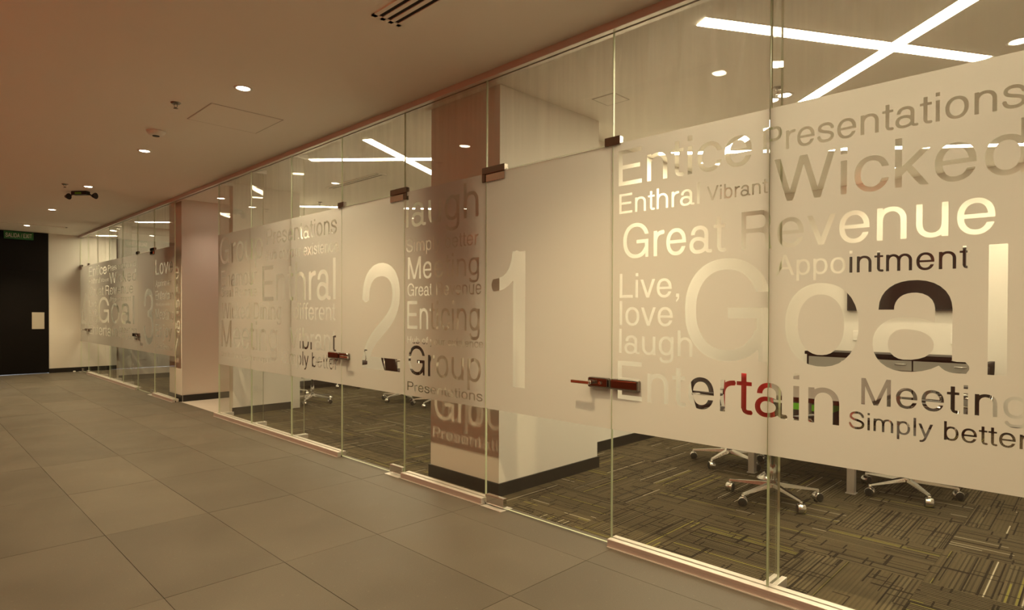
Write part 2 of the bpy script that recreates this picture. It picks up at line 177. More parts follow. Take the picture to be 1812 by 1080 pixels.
def carpet_mat():
    m = mat('patterned_carpet', (.2, .18, .1), .95, 0, .1); t = NT(m); b = t.n['Principled BSDF']
    tc = t.node('ShaderNodeTexCoord'); oi = t.node('ShaderNodeObjectInfo')
    rnd = oi.outputs['Random']
    sep = t.node('ShaderNodeSeparateXYZ'); t.link(tc.outputs['Object'], sep.inputs[0]); x, y = sep.outputs[0], sep.outputs[1]
    off = t.math('MULTIPLY', rnd, 37.0)
    def wn(v, seed):
        n = t.node('ShaderNodeTexWhiteNoise', noise_dimensions='2D'); cb = t.node('ShaderNodeCombineXYZ')
        t.link(v, cb.inputs[0]); t.link(t.math('ADD', off, seed), cb.inputs[1]); t.link(cb.outputs[0], n.inputs['Vector']); return n.outputs['Value']
    # fine loops: one thread line every 13 mm; some tiles are boldly lined, others nearly plain with outlines
    bold = t.math('GREATER_THAN', wn(t.math('MULTIPLY', x, 0.0), 2.2), .52)
    fx = t.math('MULTIPLY', x, 46.0); li = t.math('FLOOR', fx); tone = wn(li, 1.3); fr = t.math('FRACT', fx)
    band = wn(t.math('FLOOR', t.math('MULTIPLY', x, 10.0)), 5.1)
    base = t.mix(tone, (.165, .132, .078), (.245, .200, .122))
    dkf = t.math('MULTIPLY_ADD', bold, .30, .62); dk = t.math('GREATER_THAN', fr, .60)
    base = t.mix(t.math('MULTIPLY', dk, dkf), base, (.035, .025, .016))
    plain = t.math('MULTIPLY', t.math('GREATER_THAN', band, .62), t.math('SUBTRACT', 1.0, t.math('MULTIPLY', bold, .8)))
    base = t.mix(t.math('MULTIPLY', plain, .7), base, (.165, .130, .076))
    lit = t.math('MULTIPLY', t.math('LESS_THAN', fr, .50), t.math('GREATER_THAN', fr, .08))
    seg = wn(t.math('FLOOR', t.math('ADD', t.math('MULTIPLY', y, 2.6), t.math('MULTIPLY', tone, 6.0))), 4.4)
    wsel = wn(li, 9.7)
    base = t.mix(t.math('MULTIPLY', t.math('MULTIPLY', t.math('GREATER_THAN', wsel, .93), t.math('MULTIPLY', t.math('LESS_THAN', fr, .38), lit)), t.math('GREATER_THAN', seg, .3)), base, (.85, .78, .60))
    base = t.mix(t.math('MULTIPLY', t.math('MULTIPLY', t.math('LESS_THAN', wsel, .075), lit), t.math('GREATER_THAN', seg, .25)), base, (.42, .38, .10))
    def rects(sx, sy, th, tv, keep, seed, rot):
        u = t.math('ADD', t.math('MULTIPLY', x if not rot else y, sx), t.math('MULTIPLY', rnd, seed))
        v0 = t.math('MULTIPLY', y if not rot else x, sy)
        fi = t.math('FLOOR', u); sh = wn(fi, seed); v = t.math('ADD', v0, t.math('MULTIPLY', sh, 3.0)); fv = t.math('FLOOR', v)
        fu, fvv = t.math('FRACT', u), t.math('FRACT', v)
        eu = t.math('LESS_THAN', fu, th*sx); ev = t.math('LESS_THAN', fvv, tv*sy)
        k = t.math('GREATER_THAN', wn(t.math('ADD', t.math('MULTIPLY', fi, 7.3), fv), seed + 2), keep)
        return t.math('MULTIPLY', t.math('MAXIMUM', eu, ev), k)
    r = t.math('MAXIMUM', rects(8.0, 3.0, .008, .010, .15, 3.0, False), rects(12.0, 4.6, .006, .009, .45, 8.0, False))
    r = t.math('MAXIMUM', r, rects(5.0, 2.1, .012, .016, .60, 12.0, False))
    base = t.mix(t.math('MULTIPLY', r, .90), base, (.022, .014, .011))
    n = t.node('ShaderNodeTexNoise', i_Scale=260, i_Detail=2); t.link(tc.outputs['Object'], n.inputs['Vector'])
    sc = t.node('ShaderNodeVectorMath', operation='SCALE'); t.link(base, sc.inputs[0]); t.link(t.math('MULTIPLY_ADD', n.outputs['Fac'], .40, .30), sc.inputs['Scale'])
    t.link(sc.outputs[0], b.inputs['Base Color'])
    bp = t.node('ShaderNodeBump', i_Strength=.5, i_Distance=.002); t.link(n.outputs['Fac'], bp.inputs['Height']); t.link(bp.outputs['Normal'], b.inputs['Normal'])
    return m
M['carpet'] = carpet_mat()

# ---------------------------------------------------------------- mesh helpers
class MB:
    def __init__(s): s.bm = bmesh.new(); s.mi = 0; s.mats = []
    def use(s, m):
        if m not in s.mats: s.mats.append(m)
        s.mi = s.mats.index(m); return s
    def _tag(s, faces, smooth=False):
        for f in faces: f.material_index = s.mi; f.smooth = smooth
    def box(s, x0, y0, z0, x1, y1, z1, bev=0, mtx=None, seg=2):
        r = bmesh.ops.create_cube(s.bm, size=1); vs = r['verts']
        for v in vs:
            v.co = Vector(((x0+x1)/2 + v.co.x*(x1-x0), (y0+y1)/2 + v.co.y*(y1-y0), (z0+z1)/2 + v.co.z*(z1-z0)))
        fs = set(f for v in vs for f in v.link_faces); s._tag(fs)
        if bev:
            es = set(e for v in vs for e in v.link_edges)
            rr = bmesh.ops.bevel(s.bm, geom=list(es), offset=bev, segments=seg, affect='EDGES', profile=.5)
            vs = list(set(v for f in rr['faces'] for v in f.verts) | set(v for v in vs if v.is_valid)); s._tag(rr['faces'], True)
            fs = set(f for v in vs for f in v.link_faces); s._tag(fs)
        if mtx is not None:
            for v in set(vs): v.co = mtx @ v.co
        return s
    def lathe(s, prof, n=20, c=(0, 0, 0), axis='Z', mtx=None, smooth=True):
        rings = []
        for r, z in prof:
            ring = []
            for i in range(n):
                a = 2*math.pi*i/n; p = Vector((r*math.cos(a), r*math.sin(a), z))
                if axis == 'X': p = Vector((p.z, p.x, p.y))
                if axis == 'Y': p = Vector((p.x, p.z, p.y))
                if mtx is not None: p = mtx @ p
                ring.append(s.bm.verts.new(p + Vector(c)))
            rings.append(ring)
        for a, b in zip(rings[:-1], rings[1:]):
            for i in range(n):
                f = s.bm.faces.new((a[i], a[(i+1) % n], b[(i+1) % n], b[i])); f.material_index = s.mi; f.smooth = smooth
        for ring in (rings[0], rings[-1]):
            f = s.bm.faces.new(ring); f.material_index = s.mi
        return s
    def tube(s, pts, rad, n=10, closed=False):
        pts = [Vector(p) for p in pts]; rings = []; N = len(pts)
        rr = rad if isinstance(rad, (list, tuple)) else [rad]*N
        up = None
        for i, p in enumerate(pts):
            t = (pts[min(i+1, N-1)] - pts[max(i-1, 0)]).normalized()
            if up is None: up = Vector((0, 0, 1)) if abs(t.z) < .9 else Vector((1, 0, 0))
            a = t.cross(up).normalized(); b2 = a.cross(t).normalized(); up = b2
            rings.append([s.bm.verts.new(p + (a*math.cos(2*math.pi*k/n) + b2*math.sin(2*math.pi*k/n))*rr[i]) for k in range(n)])
        for a, b in zip(rings[:-1], rings[1:]):
            for k in range(n):
                f = s.bm.faces.new((a[k], a[(k+1) % n], b[(k+1) % n], b[k])); f.material_index = s.mi; f.smooth = True
        for ring in (rings[0], rings[-1]): s._tag([s.bm.faces.new(ring)])
        return s
    def grid(s, P, th, nrm=(1, 0, 0)):
        # closed curved sheet: P[i][j] points, thickness th along each offset
        ni, nj = len(P), len(P[0]); nv = Vector(nrm)
        A = [[s.bm.verts.new(Vector(P[i][j])) for j in range(nj)] for i in range(ni)]
        B = [[s.bm.verts.new(Vector(P[i][j]) + nv*th) for j in range(nj)] for i in range(ni)]
        def q(*v): f = s.bm.faces.new(v); f.material_index = s.mi; f.smooth = True
        for i in range(ni-1):
            for j in range(nj-1):
                q(A[i][j], A[i+1][j], A[i+1][j+1], A[i][j+1]); q(B[i][j], B[i][j+1], B[i+1][j+1], B[i+1][j])
        for i in range(ni-1): q(A[i][0], B[i][0], B[i+1][0], A[i+1][0]); q(A[i][-1], A[i+1][-1], B[i+1][-1], B[i][-1])
        for j in range(nj-1): q(A[0][j], A[0][j+1], B[0][j+1], B[0][j]); q(A[-1][j], B[-1][j], B[-1][j+1], A[-1][j+1])
        return s
    def build(s, name, parent=None, loc=None, link=True):
        bmesh.ops.recalc_face_normals(s.bm, faces=s.bm.faces[:])
        me = bpy.data.meshes.new(name); s.bm.to_mesh(me); s.bm.free()
        for m in s.mats: me.materials.append(M[m])
        o = bpy.data.objects.new(name, me)
        if link: col.objects.link(o)
        if parent is not None: o.parent = parent
        if loc is not None: o.location = loc
        return o
def B(name, m, box, parent=None, bev=0):
    return MB().use(m).box(*box, bev=bev).build(name, parent)
def tag(o, label=None, cat=None, group=None, kind=None):
    if label: o['label'] = label
    if cat: o['category'] = cat
    if group: o['group'] = group
    if kind: o['kind'] = kind
    return o
def empty(name, loc=(0, 0, 0), rz=0, **kw):
    o = bpy.data.objects.new(name, None); o.location = loc; o.rotation_euler = (0, 0, rz); col.objects.link(o); o.empty_display_size = .1
    return tag(o, **kw)
def piece(name, mesh, parent, loc=(0, 0, 0), rz=0):
    o = bpy.data.objects.new(name, mesh); o.location = loc; o.rotation_euler = (0, 0, rz); o.parent = parent; col.objects.link(o); return o
def copy_tree(o, parent=None):
    c = o.copy(); col.objects.link(c)
    if parent is not None: c.parent = parent
    for ch in list(o.children): copy_tree(ch, c)
    return c

# ---------------------------------------------------------------- glyph outlines (own drawing of a plain grotesque alphabet)
GLYPHS = {}
for _g in GLYPH_DATA.split('|'):
    _c = _g[0]; _a, _o = _g[1:].split(':')
    GLYPHS[_c] = (int(_a)/1000, [[tuple(int(q)/1000 for q in p.split(',')) for p in s.split(' ')] for s in _o.split(';') if s])
def text_loops(s, ya, yb, z, cap):
    """outlines of s in the glass plane as (-y, z), inked from ya to yb with the given capital height"""
    xs, loops, x = [], [], 0
    for ch in s:
        a, cs = GLYPHS[ch]
        for c in cs: loops.append([(x + p[0], p[1]) for p in c]); xs += [x + p[0] for p in c]
        x += a
    x0, x1 = min(xs), max(xs); k = (ya - yb)/(x1 - x0)
    return [[(-ya + (p[0]-x0)*k, z + p[1]*cap) for p in l] for l in loops]
def fill_mesh(loops, outer=None):
    cu = bpy.data.curves.new('tmp', 'CURVE'); cu.dimensions = '2D'; cu.fill_mode = 'BOTH'
    for l in ([outer] if outer else []) + loops:
        sp = cu.splines.new('POLY'); sp.points.add(len(l)-1); sp.use_cyclic_u = True
        for p, q in zip(sp.points, l): p.co = (q[0], q[1], 0, 1)
    o = bpy.data.objects.new('tmp', cu); col.objects.link(o)
    me = bpy.data.meshes.new_from_object(o.evaluated_get(bpy.context.evaluated_depsgraph_get()))
    bpy.data.objects.remove(o); bpy.data.curves.remove(cu); return me

# ================================================================ STRUCTURE
tag_s = lambda o, l=None, c=None: tag(o, l, c, kind='structure')
# ---- corridor floor: stone tiles in a straight grid
floor = tag_s(B('floor', 'grout', (-4.0, -3.0, -.06, .07, 18.3, -.006)), 'corridor floor of large brown-grey stone tiles', 'floor')
xl = [-3.998, -3.381, -2.765, -2.148, -1.531, -.9145, -.298, .068]
yl = [3.334 - 1.2*k for k in range(5, 0, -1)] + [3.334 + 1.2*k for k in range(0, 13)]
yl = [y for y in yl if y < 17.2] + [17.25, 18.3]
cache = {}
for i in range(len(xl)-1):
    for j in range(len(yl)-1):
        w, h = xl[i+1]-xl[i]-.003, yl[j+1]-yl[j]-.003; key = (round(w, 3), round(h, 3))
        if key not in cache:
            o = MB().use('tile').box(-w/2, -h/2, -.012, w/2, h/2, 0).build('floor_tile', link=False); cache[key] = o.data
        piece('floor_tile', cache[key], floor, ((xl[i]+xl[i+1])/2, (yl[j]+yl[j+1])/2, random.choice((0, 0, -.0004))))
# ---- carpet floors
cs = .61
def carpet(x0, y0, x1, y1, skip=None, name='floor', lab=''):
    f = tag_s(B(name, 'grout', (x0, y0, -.06, x1, y1, -.008)), lab, 'floor')
    X0, Y0 = .76 - 2*cs, .70 - 6*cs
    for i in range(12):
        for j in range(40):
            a0, b0 = X0 + i*cs, Y0 + j*cs; a1, b1 = a0+cs, b0+cs
            a0, b0, a1, b1 = max(a0, x0), max(b0, y0), min(a1, x1), min(b1, y1)
            if a1-a0 < .02 or b1-b0 < .02: continue
            if skip and skip((a0+a1)/2, (b0+b1)/2): continue
            rot = (i + j) % 2
            if random.random() < .12: rot = 1-rot
            w, h = a1-a0-.001, b1-b0-.001
            if rot: w, h = h, w
            key = ('c', round(w, 3), round(h, 3))
            if key not in cache: cache[key] = MB().use('carpet').box(-w/2, -h/2, -.01, w/2, h/2, 0).build('carpet_tile', link=False).data
            piece('carpet_tile', cache[key], f, ((a0+a1)/2, (b0+b1)/2, 0), (math.pi/2 if rot else 0) + (math.pi if random.random() < .5 else 0))
    return f
carpet(.07, -2.5, 6.1, 3.727, None, 'floor', 'patterned carpet floor of the meeting room marked 1')
carpet(.07, 3.727, 6.1, 10.95, lambda x, y: x < 1.06 and y > 8.62, 'floor', 'patterned carpet floor of the meeting room marked 2')
carpet(.07, 10.50, 3.1, 17.25, None, 'floor', 'patterned carpet floor of the far meeting rooms')
tag_s(B('floor', 'ltile', (.07, 8.60, -.007, 1.02, 10.42, .001)), 'pale grey tiled floor of the open passage', 'floor')
# ---- ceiling and walls
tag_s(B('ceiling', 'ceil', (-4.2, -3.1, HC, 6.3, 18.4, HC+.15)), 'flat painted ceiling over corridor and meeting rooms', 'ceiling')
def wall(name, box, m='wall', lab=None): return tag_s(B(name, m, box), lab, 'wall')
wall('wall_left', (-4.1, -3.1, 0, -3.95, 18.4, HC), 'red', 'red painted corridor wall facing the glass partition')
wall('wall_front', (-4.1, -3.1, 0, 6.3, -2.95, HC), 'wall', 'plain wall closing the corridor behind the camera')
wall('wall_right', (6.1, -3.0, 0, 6.25, 17.4, HC), 'wall', 'pale back wall of the meeting rooms')
w = wall('wall_back', (-.61, 17.25, 0, 6.2, 17.4, HC), 'wall', 'beige end wall beside the black door')
wall('wall_back', (-4.0, 17.25, 0, -2.62, 17.4, HC), 'wall', 'beige end wall at the far side of the black door')
wall('wall_front_room', (.02, -2.6, 0, 6.1, -2.45, HC), 'wall', 'side wall of meeting room 1 behind the view')
wall('wall_side', (1.455, 3.727, 0, 6.1, 3.87, HC), 'wall', 'partition wall between meeting rooms 1 and 2')
wall('wall_side', (1.14, 10.95, 0, 6.1, 11.08, HC), 'wall', 'end wall of meeting room 2')
wall('wall_side', (.135, 14.45, 0, 6.1, 14.60, HC), 'wall', 'partition wall between meeting rooms 3 and 4')
wall('wall_passage', (.176, 8.565, 0, 1.0, 8.70, HC), 'wall', 'short wall between the open passage and meeting room 2')
wall('wall_passage', (1.0, 8.565, 0, 1.14, 11.08, HC), 'wall', 'wall closing the back of the open passage')
tag_s(B('column', 'wall', (.19, 3.355, 0, 1.455, 4.205, HC)), 'wide plastered column between meeting rooms 1 and 2', 'column')
tag_s(B('column', 'wall', (.085, 10.38, 0, 1.0, 10.99, HC)), 'plastered column beside the open passage', 'column')
# baseboards
bb = .102
def base(side, x0, y0, x1, y1, lab): return tag_s(B('baseboard_' + side, 'base', (x0, y0, 0, x1, y1, bb)), lab, 'baseboard')
base('back', -.61, 17.236, 3.2, 17.25, 'black baseboard along the beige end wall')
base('side', 1.455, 3.713, 6.1, 3.727, 'black baseboard of the room 1 side wall')
base('right', 6.086, -2.45, 6.1, 3.7, 'black baseboard of the room 1 back wall')
base('right', 6.086, 3.9, 6.1, 10.95, 'black baseboard of the room 2 back wall')
base('side', 1.14, 10.936, 6.1, 10.95, 'black baseboard of the room 2 end wall')
base('side', .135, 14.436, 3.1, 14.45, 'black baseboard of the partition between rooms 3 and 4')
base('passage', .162, 8.551, 1.01, 8.565, 'black baseboard under the short passage wall')
base('passage', .1, 10.366, 1.0, 10.38, 'black baseboard in the open passage')
def ring_base(x0, y0, x1, y1, lab):
    t = .014; m = MB().use('base')
    m.box(x0-t, y0-t, 0, x0, y1+t, bb); m.box(x1, y0-t, 0, x1+t, y1+t, bb); m.box(x0, y0-t, 0, x1, y0, bb); m.box(x0, y1, 0, x1, y1+t, bb)
    return tag_s(m.build('baseboard_column'), lab, 'baseboard')
ring_base(.19, 3.355, 1.455, 4.205, 'black baseboard around the wide column')
tag_s(B('baseboard_column', 'base', (.071, 10.366, 0, .085, 11.004, bb)), 'black baseboard of the column beside the passage', 'baseboard')

# ---- end door (black), sign
dr = tag_s(B('door_5', 'black', (-1.60, 17.22, .014, -.611, 17.262, 2.304), bev=.003), 'tall black door at the end of the corridor', 'door')
B('push_plate', 'steel', (-.915, 17.212, 1.01, -.69, 17.220, 1.385), dr, .002)['label'] = 'pale metal push plate'
d2 = tag_s(B('door_6', 'black', (-2.60, 17.22, .014, -1.606, 17.262, 2.304), bev=.003), 'second black leaf beside the end door', 'door')
tag_s(B('wall_back_panel', 'black', (-2.62, 17.225, 2.305, -.61, 17.28, HC)), 'black panel above the end door', 'panel')
tag_s(B('wall_landing', 'wall', (-2.9, 18.25, 0, -.3, 18.4, HC)), 'wall of the landing behind the end door', 'wall')
al = bpy.data.lights.new('landing_lamp', 'AREA'); al.energy = 40; al.size = .6; al.color = (.75, .85, 1.0)
ao = bpy.data.objects.new('landing_lamp', al); ao.location = (-1.8, 17.85, 1.2); ao.rotation_euler = (0, 0, 0); col.objects.link(ao)

sg = tag(B('exit_sign', 'gsign', (-1.40, 17.165, 2.995, -.885, 17.222, 3.165), bev=.004), 'green hanging sign reading SALIDA / EXIT over the black end door', 'sign')
loops = text_loops('SALIDA / EXIT', 1.37, .915, 3.035, .088)
me = fill_mesh(loops); bm = bmesh.new(); bm.from_mesh(me)
for v in bm.verts: v.co = Vector((v.co.x, 17.163, v.co.y))
ex = bmesh.ops.extrude_face_region(bm, geom=bm.faces[:])
for v in [g for g in ex['geom'] if isinstance(g, bmesh.types.BMVert)]: v.co.y -= .002
m2 = bpy.data.meshes.new('lettering'); bm.to_mesh(m2); bm.free(); m2.materials.append(M['white'])
so = piece('lettering', m2, sg); so['label'] = 'white raised letters SALIDA / EXIT'

# ================================================================ GLASS PARTITION
ZT, ZB, ZF0, ZF1 = 3.135, .05, .714, 2.450
ch = tag_s(MB().use('alu').box(-.045, -2.5, 3.132, -.009, 17.25, HC).box(.009, -2.5, 3.132, .045, 17.25, HC).use('alu_face').box(-.047, -2.5, 3.134, -.045, 17.25, HC).use('dark').box(-.009, -2.5, 3.16, .009, 17.25, HC).build('trim_top'), 'white metal head channel holding the glass partition at the ceiling', 'trim')
def sill(y0, y1, lab):
    m = MB().use('alu'); m.box(-.045, y0, 0, -.0068, y1, .05, .002); m.box(.0068, y0, 0, .045, y1, .05, .002)
    m.use('alu_face').box(-.0465, y0+.002, .006, -.045, y1-.002, .030).box(-.0465, y0+.002, .0315, -.045, y1-.002, .0485); m.use('alu').box(-.052, y0+.002, 0, -.045, y1-.002, .005)
    m.use('dark').box(-.0068, y0+.002, 0, .0068, y1-.002, .021)
    return tag_s(m.build('trim_sill'), lab, 'trim')
sill(-2.45, 2.168, 'white metal floor channel under the lettered glass right of door 1')
sill(3.298, 4.318, 'white metal floor channel under the pane between doors 1 and 2')
sill(5.372, 8.66, 'white metal floor channel under the long lettered glass of room 2')
sill(10.40, 11.472, 'white metal floor channel under the narrow lettered pane of room 3')
sill(12.480, 16.43, 'white metal floor channel under the farthest lettered glass')

# film lettering: (text, y left, y right, baseline z, capital height)
T1 = [("Entice",2.125,1.312,2.190,0.212),("Enthral",2.119,1.597,2.022,0.118),("Vibrant",1.555,1.229,2.031,0.076),("Great",2.089,1.446,1.753,0.200),
("Revenue",1.363,0.329,1.752,0.196),("Presentations",1.253,0.239,2.234,0.122),("Wicked",1.197,0.227,1.977,0.213),("Appointment",1.188,0.407,1.614,0.100),
("Live,",2.113,1.716,1.516,0.145),("love",2.112,1.755,1.352,0.146),("laugh",2.115,1.634,1.184,0.146),("Goal",1.680,0.288,1.183,0.522),
("Entertain",2.123,0.892,0.906,0.230),("Meeting",0.801,0.221,1.016,0.119),("Simply better",0.851,0.217,0.901,0.078)]
T2a = [("Group",8.526,7.179,2.059,0.349),("Presentations",7.070,5.460,2.206,0.186),("Hub of your existence",7.101,5.431,2.024,0.122),("Enamour",8.483,7.346,1.752,0.215),
("Enthral",7.188,5.481,1.548,0.415),("Great Revenue",8.506,7.346,1.615,0.118),("Wicked Dining",8.457,6.685,1.331,0.205),("different",6.380,5.480,1.340,0.180),
("Meeting",8.478,6.793,0.956,0.352),("Vibrant",6.479,5.469,1.027,0.225),("Simply better",6.671,5.436,0.848,0.150),("Live it, share it again and again",8.486,6.987,0.828,0.062)]
T2b = [("laugh",4.297,3.380,2.146,0.270),("Simply better",4.296,3.379,1.935,0.110),("Meeting",4.271,3.372,1.705,0.185),("Great Revenue",4.276,3.346,1.562,0.104),
("Enticing",4.278,3.364,1.284,0.235),("Hub of your existence",4.277,3.326,1.160,0.060),("Group",4.260,3.349,0.900,0.240),("Presentations",4.276,3.330,0.758,0.076)]
T3 = [("Love",11.40,10.50,2.03,.25),("Appointment",11.39,10.55,1.835,.10),("Entertain",11.40,10.48,1.61,.15),("Hub of your existence",11.39,10.52,1.515,.05),
("Meeting",11.40,10.47,1.29,.17),("Enjoy",11.40,10.55,1.0,.21),("Great Revenue",11.39,10.50,.80,.09)]
T4 = [(s, 16.36-(2.125-a)*2.0, 16.36-(2.125-b)*2.0, z, c) for s, a, b, z, c in T1]
def film_mesh(texts, ya, yb, notch=()):
    """vinyl of one pane: the band between ya and yb with the letters left out"""
    loops = []
    for s, a, b, z, c in texts: loops += text_loops(s, a, b, z, c)
    outer = [(-ya-3, -1), (-yb+3, -1), (-yb+3, 4), (-ya-3, 4)]
    return fill_mesh(loops, outer)
def cut(me, planes, x):
    bm = bmesh.new(); bm.from_mesh(me)
    for co, no in planes:
        bmesh.ops.bisect_plane(bm, geom=bm.verts[:]+bm.edges[:]+bm.faces[:], plane_co=co, plane_no=no, clear_outer=True)
    for v in bm.verts: v.co = Vector((x, -v.co.x, v.co.y))
    r = bpy.data.meshes.new('frosted_film'); bm.to_mesh(r); bm.free(); r.materials.append(M['film']); return r
def film(me, ya, yb, parent, z1=ZF1):
    m = cut(me, [((-ya, 0, 0), (-1, 0, 0)), ((-yb, 0, 0), (1, 0, 0)), ((0, ZF0, 0), (0, -1, 0)), ((0, z1, 0), (0, 1, 0))], -.0070)
    return piece('frosted_film', m, parent)
def pane(y0, y1, z0, z1, name, lab):
    """sheet of 12 mm glass: clear faces, green edges"""
    m = MB().use('glass'); m.use('edge'); m.box(-.006, y0, z0, .006, y1, z1)
    for f in m.bm.faces:
        f.material_index = 0 if abs(f.normal.x) > .9 else 1
    m.bm.normal_update()
    for f in m.bm.faces: f.material_index = 0 if abs(f.normal.x) > .9 else 1
    return tag_s(m.build(name), lab, 'glass pane' if name.startswith('window') else 'glass door')
G_ = .0014
wn_ = [0]
def section(texts, ys, labs):
    me = film_mesh(texts, ys[0], ys[-1]) if texts is not None else None
    for a, b, lab in zip(ys[:-1], ys[1:], labs):
        wn_[0] += 1
        p = pane(b+G_, a-G_, .022, ZT+.02, 'window_%d' % wn_[0], lab)
        if me: film(me, a-G_, b+G_, p)
section(T1, [2.166, 1.221, .152, -.90, -1.95], ['frosted glass pane right of door 1 starting with Entice and Live, love laugh', 'frosted glass pane with Wicked, Revenue and the end of Goal', 'frosted glass pane past the end of Goal at the frame edge', 'frosted glass pane at the near end of the partition'])
section(T2b, [4.322, 3.298], ['frosted glass pane in front of the wide column reading laugh, Meeting, Group'])
section(T2a, [8.590, 7.525, 6.448, 5.368], ['frosted glass pane by the passage reading Group, Enamour, Meeting', 'frosted glass pane reading Presentations and Enthral first half', 'frosted glass pane by door 2 reading different and Vibrant'])
section(T3, [11.474, 10.406], ['narrow frosted glass pane reading Love and Enjoy before the far column'])
section(T4, [16.436, 15.54, 14.52, 13.50, 12.479], ['far frosted glass pane beside door 4', 'far frosted glass pane second from door 4', 'far frosted glass pane second from door 3', 'far frosted glass pane beside door 3'])

def fin(y, lab):
    m = MB().use('glass'); m.use('edge'); m.box(.010, y-.006, .022, .146, y+.006, ZT+.02); m.bm.normal_update()
    for f in m.bm.faces: f.material_index = 0 if abs(f.normal.y) > .9 else 1
    o = m.build('glass_fin'); tag(o, lab, 'glass fin', 'upright glass stiffening fins')
    k = MB().use('alu'); k.box(.046, y-.034, 0, .178, y-.007, .05, .002); k.box(.046, y+.007, 0, .178, y+.034, .05, .002)
    k.build('floor_shoe', o)
    k = MB().use('alu'); k.box(.046, y-.034, 3.132, .178, y-.007, HC); k.box(.046, y+.007, 3.132, .178, y+.034, HC)
    k.build('ceiling_shoe', o)
fin(1.221, 'upright glass fin behind the seam through the G of Goal')
fin(.152, 'upright glass fin behind the seam past the end of Goal'); fin(-.90, 'upright glass fin at the near end of the partition')
fin(6.448, 'upright glass fin behind the seam between Presentations and different')
fin(7.525, 'upright glass fin behind the seam before Presentations'); fin(8.575, 'upright glass fin at the open passage')
fin(13.50, 'upright glass fin in the far rooms, nearer door 3'); fin(14.40, 'upright glass fin at the partition of the far rooms'); fin(15.54, 'upright glass fin in the far rooms close to door 4')

# doors: hinge at yh, latch at yl (yh > yl: hinge on the far side)
def door(n, yh, yl, txt, lab, lever=1):
    far = yh > yl; y0, y1 = min(yh, yl)+.004, max(yh, yl)-.004
    p = pane(y0, y1, .012, 2.446, 'door_%d' % n, lab)
    film(film_mesh([txt], y1, y0), y1, y0, p, 2.446)
    wn_[0] += 1
    pane(y0, y1, 2.454, ZT+.02, 'window_%d' % wn_[0], 'clear glass transom above the door numbered %d' % n)
    s = 1 if far else -1     # direction from latch to hinge
    t = .019
    def q(name, m, ya, yb, z0, z1, x0=-t, x1=t, bev=.003, parent=p): return B(name, m, (x0, min(ya, yb), z0, x1, max(ya, yb), z1), parent, bev)
    # top patch: L piece on transom and side pane, block on the leaf
    k = MB().use('bronze')
    ya, yb = yh + s*.036, yh - s*.20
    k.box(-t, min(ya, yb), 2.444, t, max(ya, yb), 2.494, .003)
    k.box(-t, min(ya, yh+s*.004), 2.386, t, max(ya, yh+s*.004), 2.444, .003)
    k.build('transom_patch', p)['label'] = 'polished L-shaped patch fitting'
    q('hinge_patch', 'chrome', yh - s*.006, yh - s*.20, 2.386, 2.438)
    q('floor_pivot', 'chrome', yh - s*.012, yh - s*.20, .016, .082)
    B('floor_plate', 'alu', (-.06, min(yh-s*.005, yh-s*.22), .0005, .06, max(yh-s*.005, yh-s*.22), .004), p)
    c = q('latch_patch', 'bronze', yl - s*.056, yl + s*.056, 2.443, 2.495)
    # lock case on the leaf, keeper on the neighbouring pane
    lc = MB().use('bronze'); a, b = yl + s*.008, yl + s*.160
    lc.box(-.046, min(a, b), .962, .046, max(a, b), 1.026, .012, seg=3); lo = lc.build('lock_case', p)
    kp = MB().use('bronze'); a, b = yl - s*.008, yl - s*.205
    kp.box(-.046, min(a, b), .962, .046, max(a, b), 1.026, .012, seg=3); kp.build('lock_keeper', p)
    lv = MB().use('chrome'); yy = yl + s*.125
    lv.tube([(-.045, yy, .995), (-.085, yy, .995)], .012); lv.box(-.094, min(yy-s*.012, yy+s*.13), .984, -.078, max(yy-s*.012, yy+s*.13), 1.006, .004)
    lv.build('lever_handle', lo)
    cy = MB().use('chrome'); yc = yl + s*.06; cy.lathe([(.009, -.002), (.009, .008), (.006, .010)], 14, (-.054, yc, .995), 'X'); cy.build('key_cylinder', lo)
    return p
door(1, 3.296, 2.166, ("1",3.236,2.896,.898,.954), 'frosted glass door with a large clear 1 and chrome lever')
door(2, 4.322, 5.368, ("2",4.990,4.385,.903,.957), 'frosted glass door with a large clear 2 beside the lettered room 2 glass')
door(3, 11.476, 12.477, ("3",12.10,11.52,.86,.95), 'frosted glass door with a large clear 3 far down the corridor')
door(4, 17.242, 16.438, ("4",17.15,16.60,.90,.93), 'frosted glass door with a large clear 4 against the end wall')

# ================================================================ CEILING FITTINGS
def downlight(x, y, lab, grp, power, size, blend, color=WARM):
    o = MB().use('white').lathe([(.068, HC), (.068, HC-.004), (.054, HC-.006), (.049, HC-.001)], 28, (x, y, 0)).build('recessed_downlight')
    tag(o, lab, 'downlight', grp)
    MB().use('lens').lathe([(.046, HC-.0015), (.044, HC-.005), (.02, HC-.007)], 20, (x, y, 0)).build('lens', o)
    spot(x, y, HC-.02, power, size, blend, color)
    return o
cn = ['behind the view', 'over the near tiles before door 1', 'above the square hatch before door 2', 'beyond the smoke detector', 'beside the emergency lamp', 'second from the end door', 'nearest the end door']
for y, s in zip(CORR_Y, cn): downlight(-1.15, y, 'round recessed corridor downlight ' + s, 'corridor downlights in a row', P_DOWN, 112, 1.0)
WN = ['behind the view', 'abreast of the view', 'opposite the G of Goal', 'opposite the wide column', 'opposite door 2 leaf', 'opposite Enthral', 'opposite Group', 'opposite the passage', 'opposite the far column', 'opposite door 3', 'opposite the far rooms']
for k, y in enumerate(WASH_Y): downlight(-3.72, y, 'recessed downlight washing the red wall %s' % WN[k], 'downlights along the red wall', P_WASH, 100, .7)
